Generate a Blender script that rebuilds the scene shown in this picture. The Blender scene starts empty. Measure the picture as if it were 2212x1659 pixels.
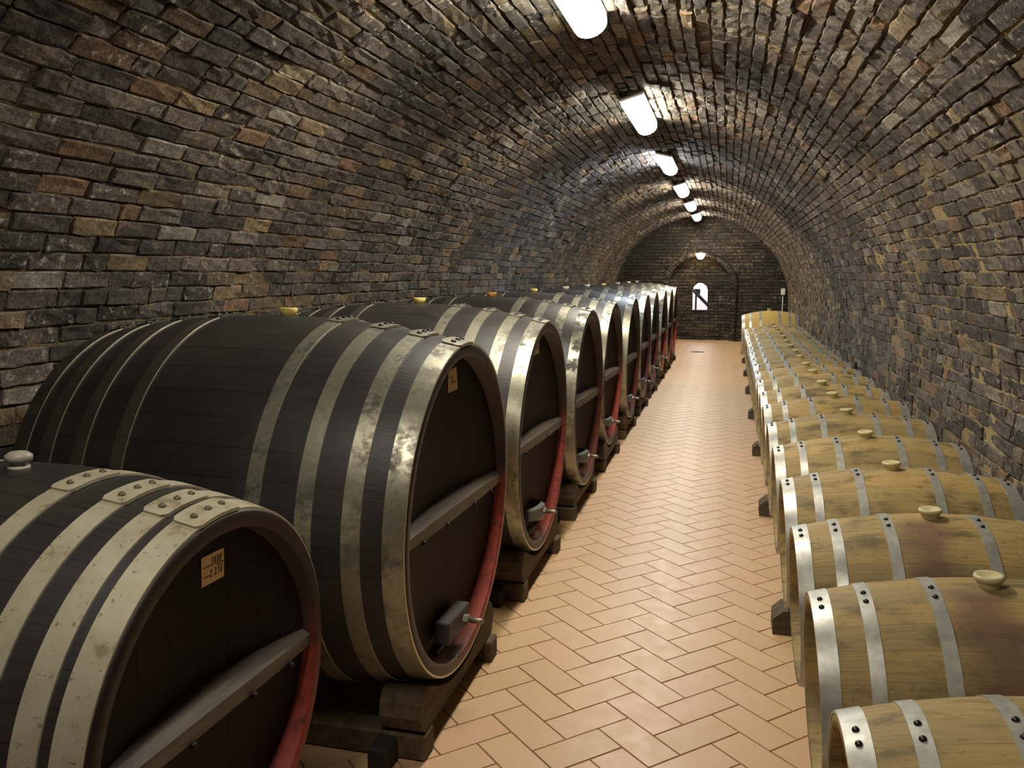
# Vaulted brick wine cellar: big dark casks along one wall, pale oak barrels along the other.
# Axes: +Y runs down the tunnel, +X to the right-hand wall, Z up. Metres.
import bpy, math, random
import numpy as np
from mathutils import Vector, Matrix, Euler

random.seed(7)
rng = np.random.default_rng(11)
scene = bpy.context.scene
COL = scene.collection
PI = math.pi

# ------------------------------------------------------------------ tunnel dimensions
XC, ZC, RV = -0.71, 0.95, 2.17          # vault axis (x, z) and radius
Y0, Y1 = -1.8, 21.8                     # near and far end walls


def srgb(r, g, b):
    f = lambda c: (c / 12.92 if c <= 0.04045 else ((c + 0.055) / 1.055) ** 2.4)
    return (f(r / 255), f(g / 255), f(b / 255), 1.0)


# ------------------------------------------------------------------ object helpers
def link(o, parent=None):
    COL.objects.link(o)
    if parent is not None:
        o.parent = parent
    return o


def empty(name, loc=(0, 0, 0), rot=(0, 0, 0), label=None, cat=None, group=None):
    o = bpy.data.objects.new(name, None)
    o.empty_display_size = 0.1
    link(o)
    o.location = loc
    o.rotation_euler = rot
    tag(o, label, cat, group)
    return o


def tag(o, label=None, cat=None, group=None, kind=None):
    if label: o['label'] = label
    if cat: o['category'] = cat
    if group: o['group'] = group
    if kind: o['kind'] = kind
    return o


class MB:
    """collects vertices, faces and material indices for ONE mesh object"""
    def __init__(s):
        s.v = []; s.f = []; s.m = []; s.sm = []

    def add(s, verts, faces, mi=0, smooth=False):
        b = len(s.v)
        s.v.extend([tuple(p) for p in verts])
        s.f.extend([tuple(i + b for i in f) for f in faces])
        s.m.extend([mi] * len(faces)); s.sm.extend([smooth] * len(faces))
        return s

    def box(s, c, d, mi=0, rot=None, ch=0.0):
        """box with centre c, size d, optional rotation matrix and chamfered edges"""
        hx, hy, hz = d[0] / 2, d[1] / 2, d[2] / 2
        k = min(ch, hx * .9, hy * .9, hz * .9)
        if k <= 0:
            vs = [(x, y, z) for x in (-hx, hx) for y in (-hy, hy) for z in (-hz, hz)]
            fs = [(0, 1, 3, 2), (4, 6, 7, 5), (0, 4, 5, 1), (2, 3, 7, 6), (0, 2, 6, 4), (1, 5, 7, 3)]
        else:
            vs = []; idx = {}
            for sx in (-1, 1):
                for sy in (-1, 1):
                    for sz in (-1, 1):
                        for ax in range(3):
                            p = [sx * (hx - k), sy * (hy - k), sz * (hz - k)]
                            p[ax] = (sx * hx, sy * hy, sz * hz)[ax]
                            idx[(sx, sy, sz, ax)] = len(vs); vs.append(tuple(p))
            fs = []
            for ax in range(3):
                o = [a for a in range(3) if a != ax]
                for sg in (-1, 1):
                    q = []
                    for (a, b) in ((-1, -1), (1, -1), (1, 1), (-1, 1)):
                        t = [0, 0, 0]; t[ax] = sg; t[o[0]] = a; t[o[1]] = b
                        q.append(idx[(t[0], t[1], t[2], ax)])
                    fs.append(tuple(q))
            for ax in range(3):                       # edge chamfers along ax
                o = [a for a in range(3) if a != ax]
                for a in (-1, 1):
                    for b in (-1, 1):
                        t1 = [0, 0, 0]; t1[ax] = -1; t1[o[0]] = a; t1[o[1]] = b
                        t2 = list(t1); t2[ax] = 1
                        fs.append((idx[(*t1, o[0])], idx[(*t2, o[0])], idx[(*t2, o[1])], idx[(*t1, o[1])]))
            for sx in (-1, 1):
                for sy in (-1, 1):
                    for sz in (-1, 1):
                        fs.append(tuple(idx[(sx, sy, sz, a)] for a in range(3)))
        if rot is not None:
            vs = [tuple(rot @ Vector(p)) for p in vs]
        vs = [(p[0] + c[0], p[1] + c[1], p[2] + c[2]) for p in vs]
        return s.add(vs, fs, mi)

    def revolve(s, prof, n=64, axis='X', mi=0, smooth=True, closed=True, a0=0.0, a1=2 * PI, c=(0, 0, 0)):
        """prof: list of (along, radius); angle 0 is up (+Z for axis X), +Y at 90 degrees"""
        full = abs(a1 - a0 - 2 * PI) < 1e-6
        na = n if full else n + 1
        vs = []
        for (t, r) in prof:
            for i in range(na):
                a = a0 + (a1 - a0) * i / n
                if axis == 'X': vs.append((c[0] + t, c[1] + r * math.sin(a), c[2] + r * math.cos(a)))
                elif axis == 'Z': vs.append((c[0] + r * math.cos(a), c[1] + r * math.sin(a), c[2] + t))
                else: vs.append((c[0] + r * math.sin(a), c[1] + t, c[2] + r * math.cos(a)))
        m = len(prof); fs = []
        for j in range(m if closed else m - 1):
            k = (j + 1) % m
            for i in range(n):
                i2 = (i + 1) % na
                fs.append((j * na + i, j * na + i2, k * na + i2, k * na + i))
        s.add(vs, fs, mi, smooth)
        if not full and closed:
            s.add(vs[0::na], [tuple(range(m))], mi); s.add(vs[na - 1::na], [tuple(range(m))], mi)
        return s

    def disc(s, x, r, n=64, axis='X', mi=0, c=(0, 0, 0)):
        vs = []
        for i in range(n):
            a = 2 * PI * i / n
            if axis == 'X': vs.append((c[0] + x, c[1] + r * math.sin(a), c[2] + r * math.cos(a)))
            else: vs.append((c[0] + r * math.cos(a), c[1] + r * math.sin(a), c[2] + x))
        return s.add(vs, [tuple(range(n))], mi)

    def prism(s, pts, lo, hi, axis='Y', mi=0, smooth=False):
        """extrude the 2D outline pts along axis: for Y outline is (x, z), for X (y, z), for Z (x, y)"""
        f = {'Y': lambda p, t: (p[0], t, p[1]), 'X': lambda p, t: (t, p[0], p[1]), 'Z': lambda p, t: (p[0], p[1], t)}[axis]
        n = len(pts)
        vs = [f(p, lo) for p in pts] + [f(p, hi) for p in pts]
        fs = [tuple(range(n)), tuple(range(2 * n - 1, n - 1, -1))]
        s.add(vs, fs, mi)
        s.add(vs, [(i, (i + 1) % n, n + (i + 1) % n, n + i) for i in range(n)], mi, smooth)
        return s

    def tube(s, pts, r, n=8, mi=0):
        pts = [Vector(p) for p in pts]; vs = []
        for i, p in enumerate(pts):
            t = (pts[min(i + 1, len(pts) - 1)] - pts[max(i - 1, 0)]).normalized()
            u = t.cross(Vector((0, 0, 1)))
            if u.length < 1e-3: u = t.cross(Vector((1, 0, 0)))
            u.normalize(); w = t.cross(u)
            for k in range(n):
                a = 2 * PI * k / n
                vs.append(tuple(p + (u * math.cos(a) + w * math.sin(a)) * r))
        fs = []
        for i in range(len(pts) - 1):
            for k in range(n):
                fs.append((i * n + k, i * n + (k + 1) % n, (i + 1) * n + (k + 1) % n, (i + 1) * n + k))
        s.add(vs, fs, mi, True)
        s.add(vs[:n], [tuple(range(n))], mi); s.add(vs[-n:], [tuple(range(n))], mi)
        return s

    def mesh(s, name, mats):
        me = bpy.data.meshes.new(name)
        me.from_pydata(s.v, [], s.f)
        for m in (mats if isinstance(mats, (list, tuple)) else [mats]):
            me.materials.append(m)
        me.polygons.foreach_set('material_index', s.m)
        me.polygons.foreach_set('use_smooth', s.sm)
        me.validate(); me.update()
        import bmesh
        bm = bmesh.new(); bm.from_mesh(me)
        bmesh.ops.remove_doubles(bm, verts=bm.verts, dist=1e-6)
        bmesh.ops.recalc_face_normals(bm, faces=bm.faces)
        bm.to_mesh(me); bm.free()
        return me

    def build(s, name, mats, parent=None, loc=None):
        o = bpy.data.objects.new(name, s.mesh(name, mats))
        link(o, parent)
        if loc is not None: o.location = loc
        return o


def copy_tree(o, parent=None):
    c = o.copy(); COL.objects.link(c); c.parent = parent
    for ch in [x for x in scene.objects if x.parent is o]:
        copy_tree(ch, c)
    return c


# ------------------------------------------------------------------ material helpers
class NT:
    def __init__(s, name):
        s.mat = bpy.data.materials.new(name); s.mat.use_nodes = True
        s.t = s.mat.node_tree; s.t.nodes.clear()
        s.out = s.t.nodes.new('ShaderNodeOutputMaterial')
        s.b = s.t.nodes.new('ShaderNodeBsdfPrincipled')
        s.t.links.new(s.b.outputs[0], s.out.inputs[0])

    def n(s, kind, **kw):
        nd = s.t.nodes.new('ShaderNode' + kind)
        for k, v in kw.items(): setattr(nd, k, v)
        return nd

    def set(s, sock, v):
        if isinstance(v, bpy.types.NodeSocket): s.t.links.new(v, sock)
        elif v is not None:
            if sock.type == 'RGBA' and len(v) == 3: v = (*v, 1)
            sock.default_value = v

    def math(s, op, a, b=None, c=None, clamp=False):
        nd = s.n('Math', operation=op, use_clamp=clamp)
        s.set(nd.inputs[0], a)
        if b is not None: s.set(nd.inputs[1], b)
        if c is not None: s.set(nd.inputs[2], c)
        return nd.outputs[0]

    def noise(s, vec, scale, detail=4, rough=.55, dist=0.0):
        nd = s.n('TexNoise')
        s.set(nd.inputs['Vector'], vec)
        nd.inputs['Scale'].default_value = scale; nd.inputs['Detail'].default_value = detail
        nd.inputs['Roughness'].default_value = rough; nd.inputs['Distortion'].default_value = dist
        return nd.outputs['Fac']

    def ramp(s, fac, stops, interp='LINEAR'):
        nd = s.n('ValToRGB'); cr = nd.color_ramp; cr.interpolation = interp
        while len(cr.elements) < len(stops): cr.elements.new(.5)
        for e, (p, c) in zip(cr.elements, stops):
            e.position = p
            e.color = (c, c, c, 1) if isinstance(c, (int, float)) else (c if len(c) == 4 else (*c, 1))
        s.set(nd.inputs[0], fac)
        return nd.outputs[0]

    def mix(s, fac, a, b, blend='MIX'):
        nd = s.n('Mix', data_type='RGBA', blend_type=blend, clamp_factor=True)
        s.set(nd.inputs[0], fac); s.set(nd.inputs[6], a); s.set(nd.inputs[7], b)
        return nd.outputs[2]

    def obj(s):
        return s.n('TexCoord').outputs['Object']

    def rand(s):
        return s.n('ObjectInfo').outputs['Random']

    def sep(s, v):
        nd = s.n('SeparateXYZ'); s.set(nd.inputs[0], v); return nd.outputs

    def comb(s, x, y, z):
        nd = s.n('CombineXYZ'); s.set(nd.inputs[0], x); s.set(nd.inputs[1], y); s.set(nd.inputs[2], z); return nd.outputs[0]

    def white(s, v):
        nd = s.n('TexWhiteNoise', noise_dimensions='1D'); s.set(nd.inputs['W'], v); return nd.outputs['Value']

    def bump(s, h, strength=.5, dist=.01):
        nd = s.n('Bump'); nd.inputs['Strength'].default_value = strength; nd.inputs['Distance'].default_value = dist
        s.set(nd.inputs['Height'], h); s.t.links.new(nd.outputs[0], s.b.inputs['Normal'])

    def fin(s, color=None, rough=None, metal=None, spec=None):
        s.set(s.b.inputs['Base Color'], color); s.set(s.b.inputs['Roughness'], rough)
        s.set(s.b.inputs['Metallic'], metal); s.set(s.b.inputs['Specular IOR Level'], spec)
        return s.mat


def shifted(n, amount=37.0):
    """object coordinates moved by a per-object random amount, so that copies do not repeat"""
    v = n.n('VectorMath', operation='ADD')
    n.set(v.inputs[0], n.obj())
    r = n.math('MULTIPLY', n.rand(), amount)
    n.set(v.inputs[1], n.comb(r, n.math('MULTIPLY', r, 1.7), n.math('MULTIPLY', r, .6)))
    return v.outputs[0]


def staves(n, count):
    """(grain noise, random per stave, seam mask) for a barrel with its axis along local X"""
    x, y, z = n.sep(n.obj())
    ang = n.math('ARCTAN2', y, z)
    a = n.math('MULTIPLY', ang, count / (2 * PI))
    idv = n.math('ADD', n.math('FLOOR', a), n.math('MULTIPLY', n.rand(), 91.0))
    fr = n.math('FRACT', n.math('ADD', a, 100.0))
    seam = n.math('LESS_THAN', n.math('MINIMUM', fr, n.math('SUBTRACT', 1.0, fr)), .035)
    rnd = n.white(idv)
    g = n.comb(n.math('ADD', n.math('MULTIPLY', x, 5.0), n.math('MULTIPLY', rnd, 50.0)), n.math('MULTIPLY', ang, 34.0), n.math('MULTIPLY', n.rand(), 20.0))
    return n.noise(g, 1.6, 6, .65), rnd, seam, (x, y, z, ang)


def m_dark_wood():
    n = NT('dark stained oak')
    grain, rnd, seam, _ = staves(n, 44)
    big = n.noise(shifted(n), 3.0, 5, .6)
    c = n.ramp(grain, [(.25, srgb(32, 29, 28)), (.55, srgb(46, 42, 40)), (.8, srgb(60, 55, 51))])
    c = n.mix(n.math('MULTIPLY', rnd, .5), c, srgb(34, 32, 33))
    c = n.mix(n.ramp(big, [(.45, 0.0), (.75, .5)]), c, srgb(66, 58, 48))
    c = n.mix(n.math('MULTIPLY', seam, .5), c, srgb(18, 15, 13))
    n.bump(n.math('SUBTRACT', grain, n.math('MULTIPLY', seam, .8)), .25, .004)
    return n.fin(c, n.ramp(big, [(.3, .38), (.8, .54)]), 0, .55)


def m_head_wood():
    n = NT('dark head boards')
    x, y, z = n.sep(n.obj())
    a = n.math('MULTIPLY', y, 1 / .115)
    fr = n.math('FRACT', n.math('ADD', a, 50.0))
    seam = n.math('LESS_THAN', n.math('MINIMUM', fr, n.math('SUBTRACT', 1.0, fr)), .02)
    rnd = n.white(n.math('ADD', n.math('FLOOR', a), n.math('MULTIPLY', n.rand(), 71.0)))
    g = n.noise(n.comb(n.math('MULTIPLY', rnd, 30.0), n.math('MULTIPLY', y, 60.0), n.math('MULTIPLY', z, 4.0)), 1.0, 6, .6)
    big = n.noise(shifted(n), 2.2, 4, .6)
    c = n.ramp(g, [(.25, srgb(22, 18, 16)), (.8, srgb(40, 33, 28))])
    c = n.mix(n.math('MULTIPLY', rnd, .45), c, srgb(36, 31, 27))
    c = n.mix(n.ramp(big, [(.5, 0.0), (.8, .55)]), c, srgb(54, 47, 35))
    c = n.mix(n.math('MULTIPLY', seam, .7), c, srgb(14, 11, 9))
    n.bump(n.math('SUBTRACT', g, seam), .2, .003)
    return n.fin(c, .65, 0, .18)


def m_chime(paint=1.0):
    """end-grain rim; the lower aisle-side half of the croze is painted red and the paint is scuffed"""
    n = NT('cask rim with red paint')
    x, y, z = n.sep(n.obj())
    ang = n.math('ARCTAN2', y, z)
    nz = n.noise(shifted(n), 7.0, 5, .6)
    k = n.ramp(n.math('ADD', ang, n.math('MULTIPLY', nz, .5)), [(0, 0), (1, 1)])
    a2 = n.math('ADD', ang, n.math('MULTIPLY', n.math('SUBTRACT', nz, .5), .9))
    lo = n.n('MapRange'); n.set(lo.inputs[0], a2); lo.inputs[1].default_value = 1.35; lo.inputs[2].default_value = 1.95
    hi = n.n('MapRange'); n.set(hi.inputs[0], a2); hi.inputs[1].default_value = 3.1; hi.inputs[2].default_value = 2.8
    wear = n.ramp(n.noise(shifted(n, 11), 26.0, 5, .7), [(.30, .25), (.5, 1.0)])
    red = n.math('MULTIPLY', n.math('MULTIPLY', n.math('MULTIPLY', lo.outputs[0], hi.outputs[0]), wear), paint)
    low = n.n('MapRange'); n.set(low.inputs[0], n.math('ABSOLUTE', ang)); low.inputs[1].default_value = 2.5; low.inputs[2].default_value = 3.0
    wood = n.ramp(nz, [(.3, srgb(28, 21, 18)), (.75, srgb(44, 33, 28))])
    wood = n.mix(n.math('MULTIPLY', low.outputs[0], .55), wood, srgb(110, 80, 66))
    c = n.mix(red, wood, n.ramp(nz, [(.3, srgb(126, 46, 38)), (.7, srgb(154, 63, 52))]))
    n.bump(nz, .2, .004)
    return n.fin(c, .5, 0, .4)


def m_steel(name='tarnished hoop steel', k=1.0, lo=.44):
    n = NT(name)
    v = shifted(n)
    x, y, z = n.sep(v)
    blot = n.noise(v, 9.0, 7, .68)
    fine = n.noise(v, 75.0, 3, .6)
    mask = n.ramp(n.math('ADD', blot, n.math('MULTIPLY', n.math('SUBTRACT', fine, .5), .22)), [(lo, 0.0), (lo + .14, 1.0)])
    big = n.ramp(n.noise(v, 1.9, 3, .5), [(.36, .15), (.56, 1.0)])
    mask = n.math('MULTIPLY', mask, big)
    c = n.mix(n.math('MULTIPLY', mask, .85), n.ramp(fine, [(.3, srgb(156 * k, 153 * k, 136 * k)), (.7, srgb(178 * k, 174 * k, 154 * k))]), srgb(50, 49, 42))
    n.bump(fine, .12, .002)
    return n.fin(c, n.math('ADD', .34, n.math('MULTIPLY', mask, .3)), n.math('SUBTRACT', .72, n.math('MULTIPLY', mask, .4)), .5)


def m_cream_steel():
    n = NT('cream coated hoop with rust specks')
    v = shifted(n)
    fine = n.noise(v, 60.0, 4, .7)
    blot = n.noise(v, 11.0, 6, .65)
    c = n.ramp(blot, [(.3, srgb(188, 184, 164)), (.7, srgb(168, 158, 130))])
    c = n.mix(n.ramp(fine, [(.60, 0.0), (.70, .8)]), c, srgb(96, 78, 52))
    c = n.mix(n.ramp(blot, [(.60, 0.0), (.68, .55)]), c, srgb(112, 100, 76))
    n.bump(fine, .15, .002)
    return n.fin(c, .55, .25, .4)


def m_galv():
    n = NT('galvanised hoop')
    v = shifted(n)
    vo = n.n('TexVoronoi'); n.set(vo.inputs['Vector'], v); vo.inputs['Scale'].default_value = 55
    sp = n.ramp(n.noise(v, 30.0, 4, .6), [(.3, srgb(160, 160, 154)), (.7, srgb(192, 191, 183))])
    blot = n.noise(v, 6.0, 5, .6)
    c = n.mix(n.ramp(blot, [(.5, 0.0), (.72, .6)]), sp, srgb(122, 122, 112))
    return n.fin(c, n.ramp(blot, [(.35, .36), (.7, .55)]), .45, .5)


def m_oak(name, stained=False, fresh=False):
    n = NT(name)
    grain, rnd, seam, (x, y, z, ang) = staves(n, 26)
    v = shifted(n)
    c = n.ramp(grain, [(.25, srgb(136, 116, 74)), (.5, srgb(170, 146, 94)), (.8, srgb(190, 166, 114))])
    c = n.mix(n.ramp(rnd, [(.0, .55), (.5, 0.0)]), c, srgb(126, 112, 84))
    c = n.mix(n.ramp(rnd, [(.72, 0.0), (1.0, .6)]), c, srgb(180, 148, 92))
    if fresh:
        c = n.mix(.7, c, srgb(206, 172, 96))
    else:
        g1 = n.noise(n.comb(n.sep(v)[0], n.math('MULTIPLY', n.sep(v)[1], 2.2), n.math('MULTIPLY', n.sep(v)[2], 2.2)), 4.5, 7, .66)
        c = n.mix(n.ramp(g1, [(.49, 0.0), (.64, .8)]), c, srgb(82, 74, 50))
        sp = n.noise(v, 48.0, 4, .65)
        c = n.mix(n.ramp(sp, [(.60, 0.0), (.70, .55)]), c, srgb(84, 72, 46))
        big = n.noise(v, 2.2, 3, .5)
        c = n.mix(n.ramp(big, [(.45, 0.0), (.75, .5)]), c, srgb(140, 124, 86))
    if stained:
        nz = n.noise(v, 8.0, 5, .6)
        xx = n.math('ADD', n.math('MULTIPLY', x, 1.0), n.math('MULTIPLY', n.math('SUBTRACT', nz, .5), .22))
        d = n.math('ABSOLUTE', n.math('ADD', xx, .035))
        sm = n.ramp(d, [(.03, 1.0), (.12, 0.0)])
        a1 = n.ramp(n.math('MULTIPLY', ang, -1.0), [(0.0, 0.0), (.18, 1.0)])
        a2 = n.ramp(n.math('MULTIPLY', n.math('MULTIPLY', ang, -1.0), .5), [(.55, 1.0), (.85, 0.0)])
        m = n.math('MULTIPLY', n.math('MULTIPLY', sm, a1), a2)
        c = n.mix(n.math('MULTIPLY', m, .72), c, srgb(104, 74, 68))
    c = n.mix(n.math('MULTIPLY', seam, .20), c, srgb(92, 76, 48))
    n.bump(n.math('SUBTRACT', grain, n.math('MULTIPLY', seam, .6)), .22, .003)
    return n.fin(c, .62, 0, .3)


def m_oak_head():
    n = NT('oak head boards')
    x, y, z = n.sep(n.obj())
    a = n.math('MULTIPLY', z, 1 / .085)
    fr = n.math('FRACT', n.math('ADD', a, 50.0))
    seam = n.math('LESS_THAN', n.math('MINIMUM', fr, n.math('SUBTRACT', 1.0, fr)), .03)
    g = n.noise(n.comb(n.math('MULTIPLY', n.rand(), 30.0), n.math('MULTIPLY', y, 5.0), n.math('MULTIPLY', z, 60.0)), 1.0, 6, .6)
    c = n.ramp(g, [(.25, srgb(118, 98, 62)), (.8, srgb(164, 140, 94))])
    c = n.mix(n.math('MULTIPLY', seam, .7), c, srgb(60, 48, 32))
    n.bump(g, .2, .003)
    return n.fin(c, .65, 0, .3)


def m_plain_wood(name, c0, c1, axis=0, rough=.7, scale=1.0):
    n = NT(name)
    s = list(n.sep(shifted(n)))
    mul = [28.0, 28.0, 28.0]; mul[axis] = 2.4
    g = n.noise(n.comb(*[n.math('MULTIPLY', s[i], mul[i] * scale) for i in range(3)]), 1.0, 6, .65)
    big = n.noise(shifted(n, 19), 6.0, 4, .6)
    c = n.ramp(g, [(.25, c0), (.8, c1)])
    c = n.mix(n.ramp(big, [(.5, 0.0), (.8, .4)]), c, tuple(0.5 * q for q in c0[:3]))
    n.bump(g, .35, .004)
    return n.fin(c, rough, 0, .3)


def m_simple(name, c, rough=.5, metal=0.0, var=.12, scale=20.0, spec=.5):
    n = NT(name)
    nz = n.noise(shifted(n), scale, 4, .6)
    k = lambda f: tuple(min(1.0, q * f) for q in c[:3])
    col = n.ramp(nz, [(.3, k(1 - var)), (.7, k(1 + var))])
    return n.fin(col, rough, metal, spec)


def m_emit(name, color, strength):
    n = NT(name)
    e = n.n('Emission'); e.inputs[0].default_value = color; e.inputs[1].default_value = strength
    n.t.links.new(e.outputs[0], n.out.inputs[0])
    return n.mat


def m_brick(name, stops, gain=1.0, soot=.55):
    n = NT(name)
    at = n.n('Attribute', attribute_name='brick')
    r1, r2, r3 = n.sep(at.outputs['Vector'])
    v = n.obj()
    mid = n.noise(v, 17.0, 3, .65)
    fine = n.noise(v, 70.0, 2, .7)
    big = n.noise(v, .75, 3, .6)
    c = n.ramp(r1, stops, 'CONSTANT')
    c = n.mix(n.ramp(mid, [(.35, 0.0), (.68, .7)]), c, srgb(96, 88, 79))
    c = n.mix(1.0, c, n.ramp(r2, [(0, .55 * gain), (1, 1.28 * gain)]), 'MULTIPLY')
    c = n.mix(1.0, c, n.ramp(fine, [(.25, .55), (.75, 1.35)]), 'MULTIPLY')
    smear = n.math('MULTIPLY', n.ramp(n.noise(v, 10.0, 4, .7), [(.50, 0.0), (.64, 1.0)]), n.ramp(n.noise(v, 2.1, 2, .5), [(.40, .12), (.62, .75)]))
    c = n.mix(smear, c, n.ramp(fine, [(.25, srgb(92, 80, 60)), (.75, srgb(134, 119, 90))]))
    c = n.mix(1.0, c, n.ramp(n.noise(v, 34.0, 2, .7), [(.3, .58), (.7, 1.42)]), 'MULTIPLY')
    # mould patches, white salts
    c = n.mix(n.ramp(big, [(.48, 0.0), (.64, soot)]), c, srgb(38, 40, 36))
    salt = n.math('MULTIPLY', n.ramp(n.noise(v, 24.0, 4, .75), [(.57, 0.0), (.66, 1.0)]), n.ramp(n.math('ADD', n.math('MULTIPLY', r3, .6), n.math('MULTIPLY', n.noise(v, 1.3, 2, .5), .8)), [(.68, 0.0), (.86, .8)]))
    c = n.mix(salt, c, srgb(184, 178, 166))
    n.bump(n.math('ADD', n.math('MULTIPLY', mid, .6), n.math('MULTIPLY', fine, .5)), .75, .009)
    return n.fin(c, .78, 0, .3)


def m_mortar(name, a, b):
    n = NT(name)
    v = n.obj()
    big = n.noise(v, 1.1, 3, .6); fine = n.noise(v, 60.0, 2, .7)
    c = n.mix(n.ramp(big, [(.38, 0.0), (.62, 1.0)]), a, b)
    c = n.mix(1.0, c, n.ramp(fine, [(.25, .6), (.75, 1.25)]), 'MULTIPLY')
    n.bump(fine, .8, .01)
    return n.fin(c, .9, 0, .15)


def m_tile():
    n = NT('terracotta floor tile')
    at = n.n('Attribute', attribute_name='brick')
    r1, r2, r3 = n.sep(at.outputs['Vector'])
    v = n.obj()
    cl = n.noise(v, 14.0, 6, .6); fine = n.noise(v, 120.0, 3, .6)
    c = n.ramp(r1, [(0, srgb(198, 162, 122)), (.5, srgb(204, 170, 130)), (1, srgb(206, 164, 130))])
    c = n.mix(n.ramp(cl, [(.4, 0.0), (.75, .35)]), c, srgb(190, 150, 106))
    c = n.mix(n.ramp(fine, [(.62, 0.0), (.75, .3)]), c, srgb(150, 108, 78))
    n.bump(n.math('ADD', cl, n.math('MULTIPLY', fine, .3)), .06, .004)
    return n.fin(c, n.ramp(cl, [(.3, .36), (.75, .5)]), 0, .5)


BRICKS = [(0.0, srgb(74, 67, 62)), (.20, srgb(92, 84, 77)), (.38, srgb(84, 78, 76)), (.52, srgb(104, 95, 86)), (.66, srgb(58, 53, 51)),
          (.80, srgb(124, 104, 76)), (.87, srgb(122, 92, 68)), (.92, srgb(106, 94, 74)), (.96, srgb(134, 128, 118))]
SHADED_BRICKS = [(0.0, srgb(60, 52, 46)), (.3, srgb(50, 44, 40)), (.6, srgb(72, 62, 52)), (.85, srgb(92, 82, 64))]  # end wall tones darkened: its lack of lamp light is painted into the brick

M = dict(
    cask=m_dark_wood(), head=m_head_wood(), chime=m_chime(), chime_faint=m_chime(.38), steel=m_steel(), steel_back=m_steel('heavily tarnished hoop steel', .62, .38), edge=m_simple('hoop edge with painted highlight', srgb(214, 208, 186), .35, .5, .05), cream=m_cream_steel(), cream_riv=m_simple('worn cream rivet', srgb(104, 96, 74), .5, .3), galv=m_galv(),
    oak=m_oak('weathered oak staves'), oak_wine=m_oak('weathered oak staves with wine stain', True), oak_new=m_oak('fresh oak staves', False, True),
    oak_head=m_oak_head(), rivet=m_simple('dark rivet steel', srgb(72, 70, 66), .35, .8),
    bar=m_plain_wood('grey worn crossbar', srgb(70, 64, 58), srgb(120, 111, 100), 1, .5),
    block=m_plain_wood('charcoal clamp wood', srgb(52, 50, 50), srgb(84, 80, 78), 1, .6),
    greygreen=m_simple('grey green clamp paint', srgb(98, 106, 102), .4, .2), boltm=m_simple('worn bolt steel', srgb(140, 134, 118), .45, .7),
    cradle=m_plain_wood('old cradle timber', srgb(58, 48, 38), srgb(112, 96, 72), 1, .8), sleeper=m_plain_wood('grey sleeper timber', srgb(64, 56, 46), srgb(116, 102, 80), 0, .8),
    blackend=m_simple('blackened timber', srgb(34, 31, 29), .8),
    yellow=m_simple('yellow bung', srgb(236, 214, 120), .5, 0, .05), amber=m_simple('amber bung', srgb(222, 160, 84), .5, 0, .05), ivory=m_simple('ivory bung', srgb(240, 232, 204), .5, 0, .05),
    knob=m_simple('grey stoneware', srgb(168, 164, 148), .4, 0, .1), knobw=m_simple('white collar', srgb(206, 200, 178), .5, 0, .05),
    bung=m_simple('cream silicone', srgb(200, 188, 142), .45, 0, .1), paper=m_simple('yellowed card', srgb(248, 220, 170), .8, 0, .06), paper2=m_simple('dull card', srgb(206, 178, 148), .8, 0, .06), paper3=m_simple('pale card', srgb(196, 186, 152), .8, 0, .06),
    ink=m_simple('black ink', srgb(30, 22, 18), .7), print_ink=m_simple('brown print', srgb(112, 84, 56), .7),
    tile=m_tile(), grout=m_mortar('dark grout', srgb(62, 42, 30), srgb(50, 36, 28)),
    brick=m_brick('old mixed brick', BRICKS, 1.18, .70), brick_end_shaded=m_brick('end wall brick with painted shade', SHADED_BRICKS, .62, .75),
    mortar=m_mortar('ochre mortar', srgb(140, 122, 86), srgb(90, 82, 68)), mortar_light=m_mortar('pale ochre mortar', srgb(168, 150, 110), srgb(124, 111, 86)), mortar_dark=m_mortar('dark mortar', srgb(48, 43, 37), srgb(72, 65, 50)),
    white=m_simple('white enamel', srgb(225, 225, 220), .4, 0, .03), plaster=m_simple('white plaster', srgb(226, 222, 220), .8, 0, .05, 6),
    cable=m_simple('black cable', srgb(24, 23, 22), .6), iron=m_simple('dark iron', srgb(40, 38, 38), .5, .6),
    warm=m_emit('warm white tube', (1.0, .93, .78, 1), 70.0), dim=m_emit('ageing tube', (1.0, .92, .78, 1), 34.0), cool=m_emit('cool white tube', (.80, .89, 1.0, 1), 66.0),
    tube_end=m_emit('translucent lamp end', (1.0, .96, .88, 1), 2.2), bulb=m_emit('warm bulb', (1.0, .78, .5, 1), 30.0), bulbw=m_emit('daylight bulb', (1.0, .97, 1.0, 1), 75.0),
)

# ------------------------------------------------------------------ brickwork
ARC = PI * RV
S_TOT = 2 * ZC + ARC


def vault_pt(s, y, d):
    """s: arc length from the foot of the right wall over the vault to the foot of the left wall; d: depth outward"""
    s = np.asarray(s, float); y = np.asarray(y, float); d = np.asarray(d, float)
    a = np.clip((s - ZC) / RV, 0, PI)
    r = RV + d
    x = XC + r * np.cos(a); z = ZC + r * np.sin(a)
    z = np.where(s < ZC, s, np.where(s > ZC + ARC, S_TOT - s, z))
    return np.stack([x, y, z], -1)


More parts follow.
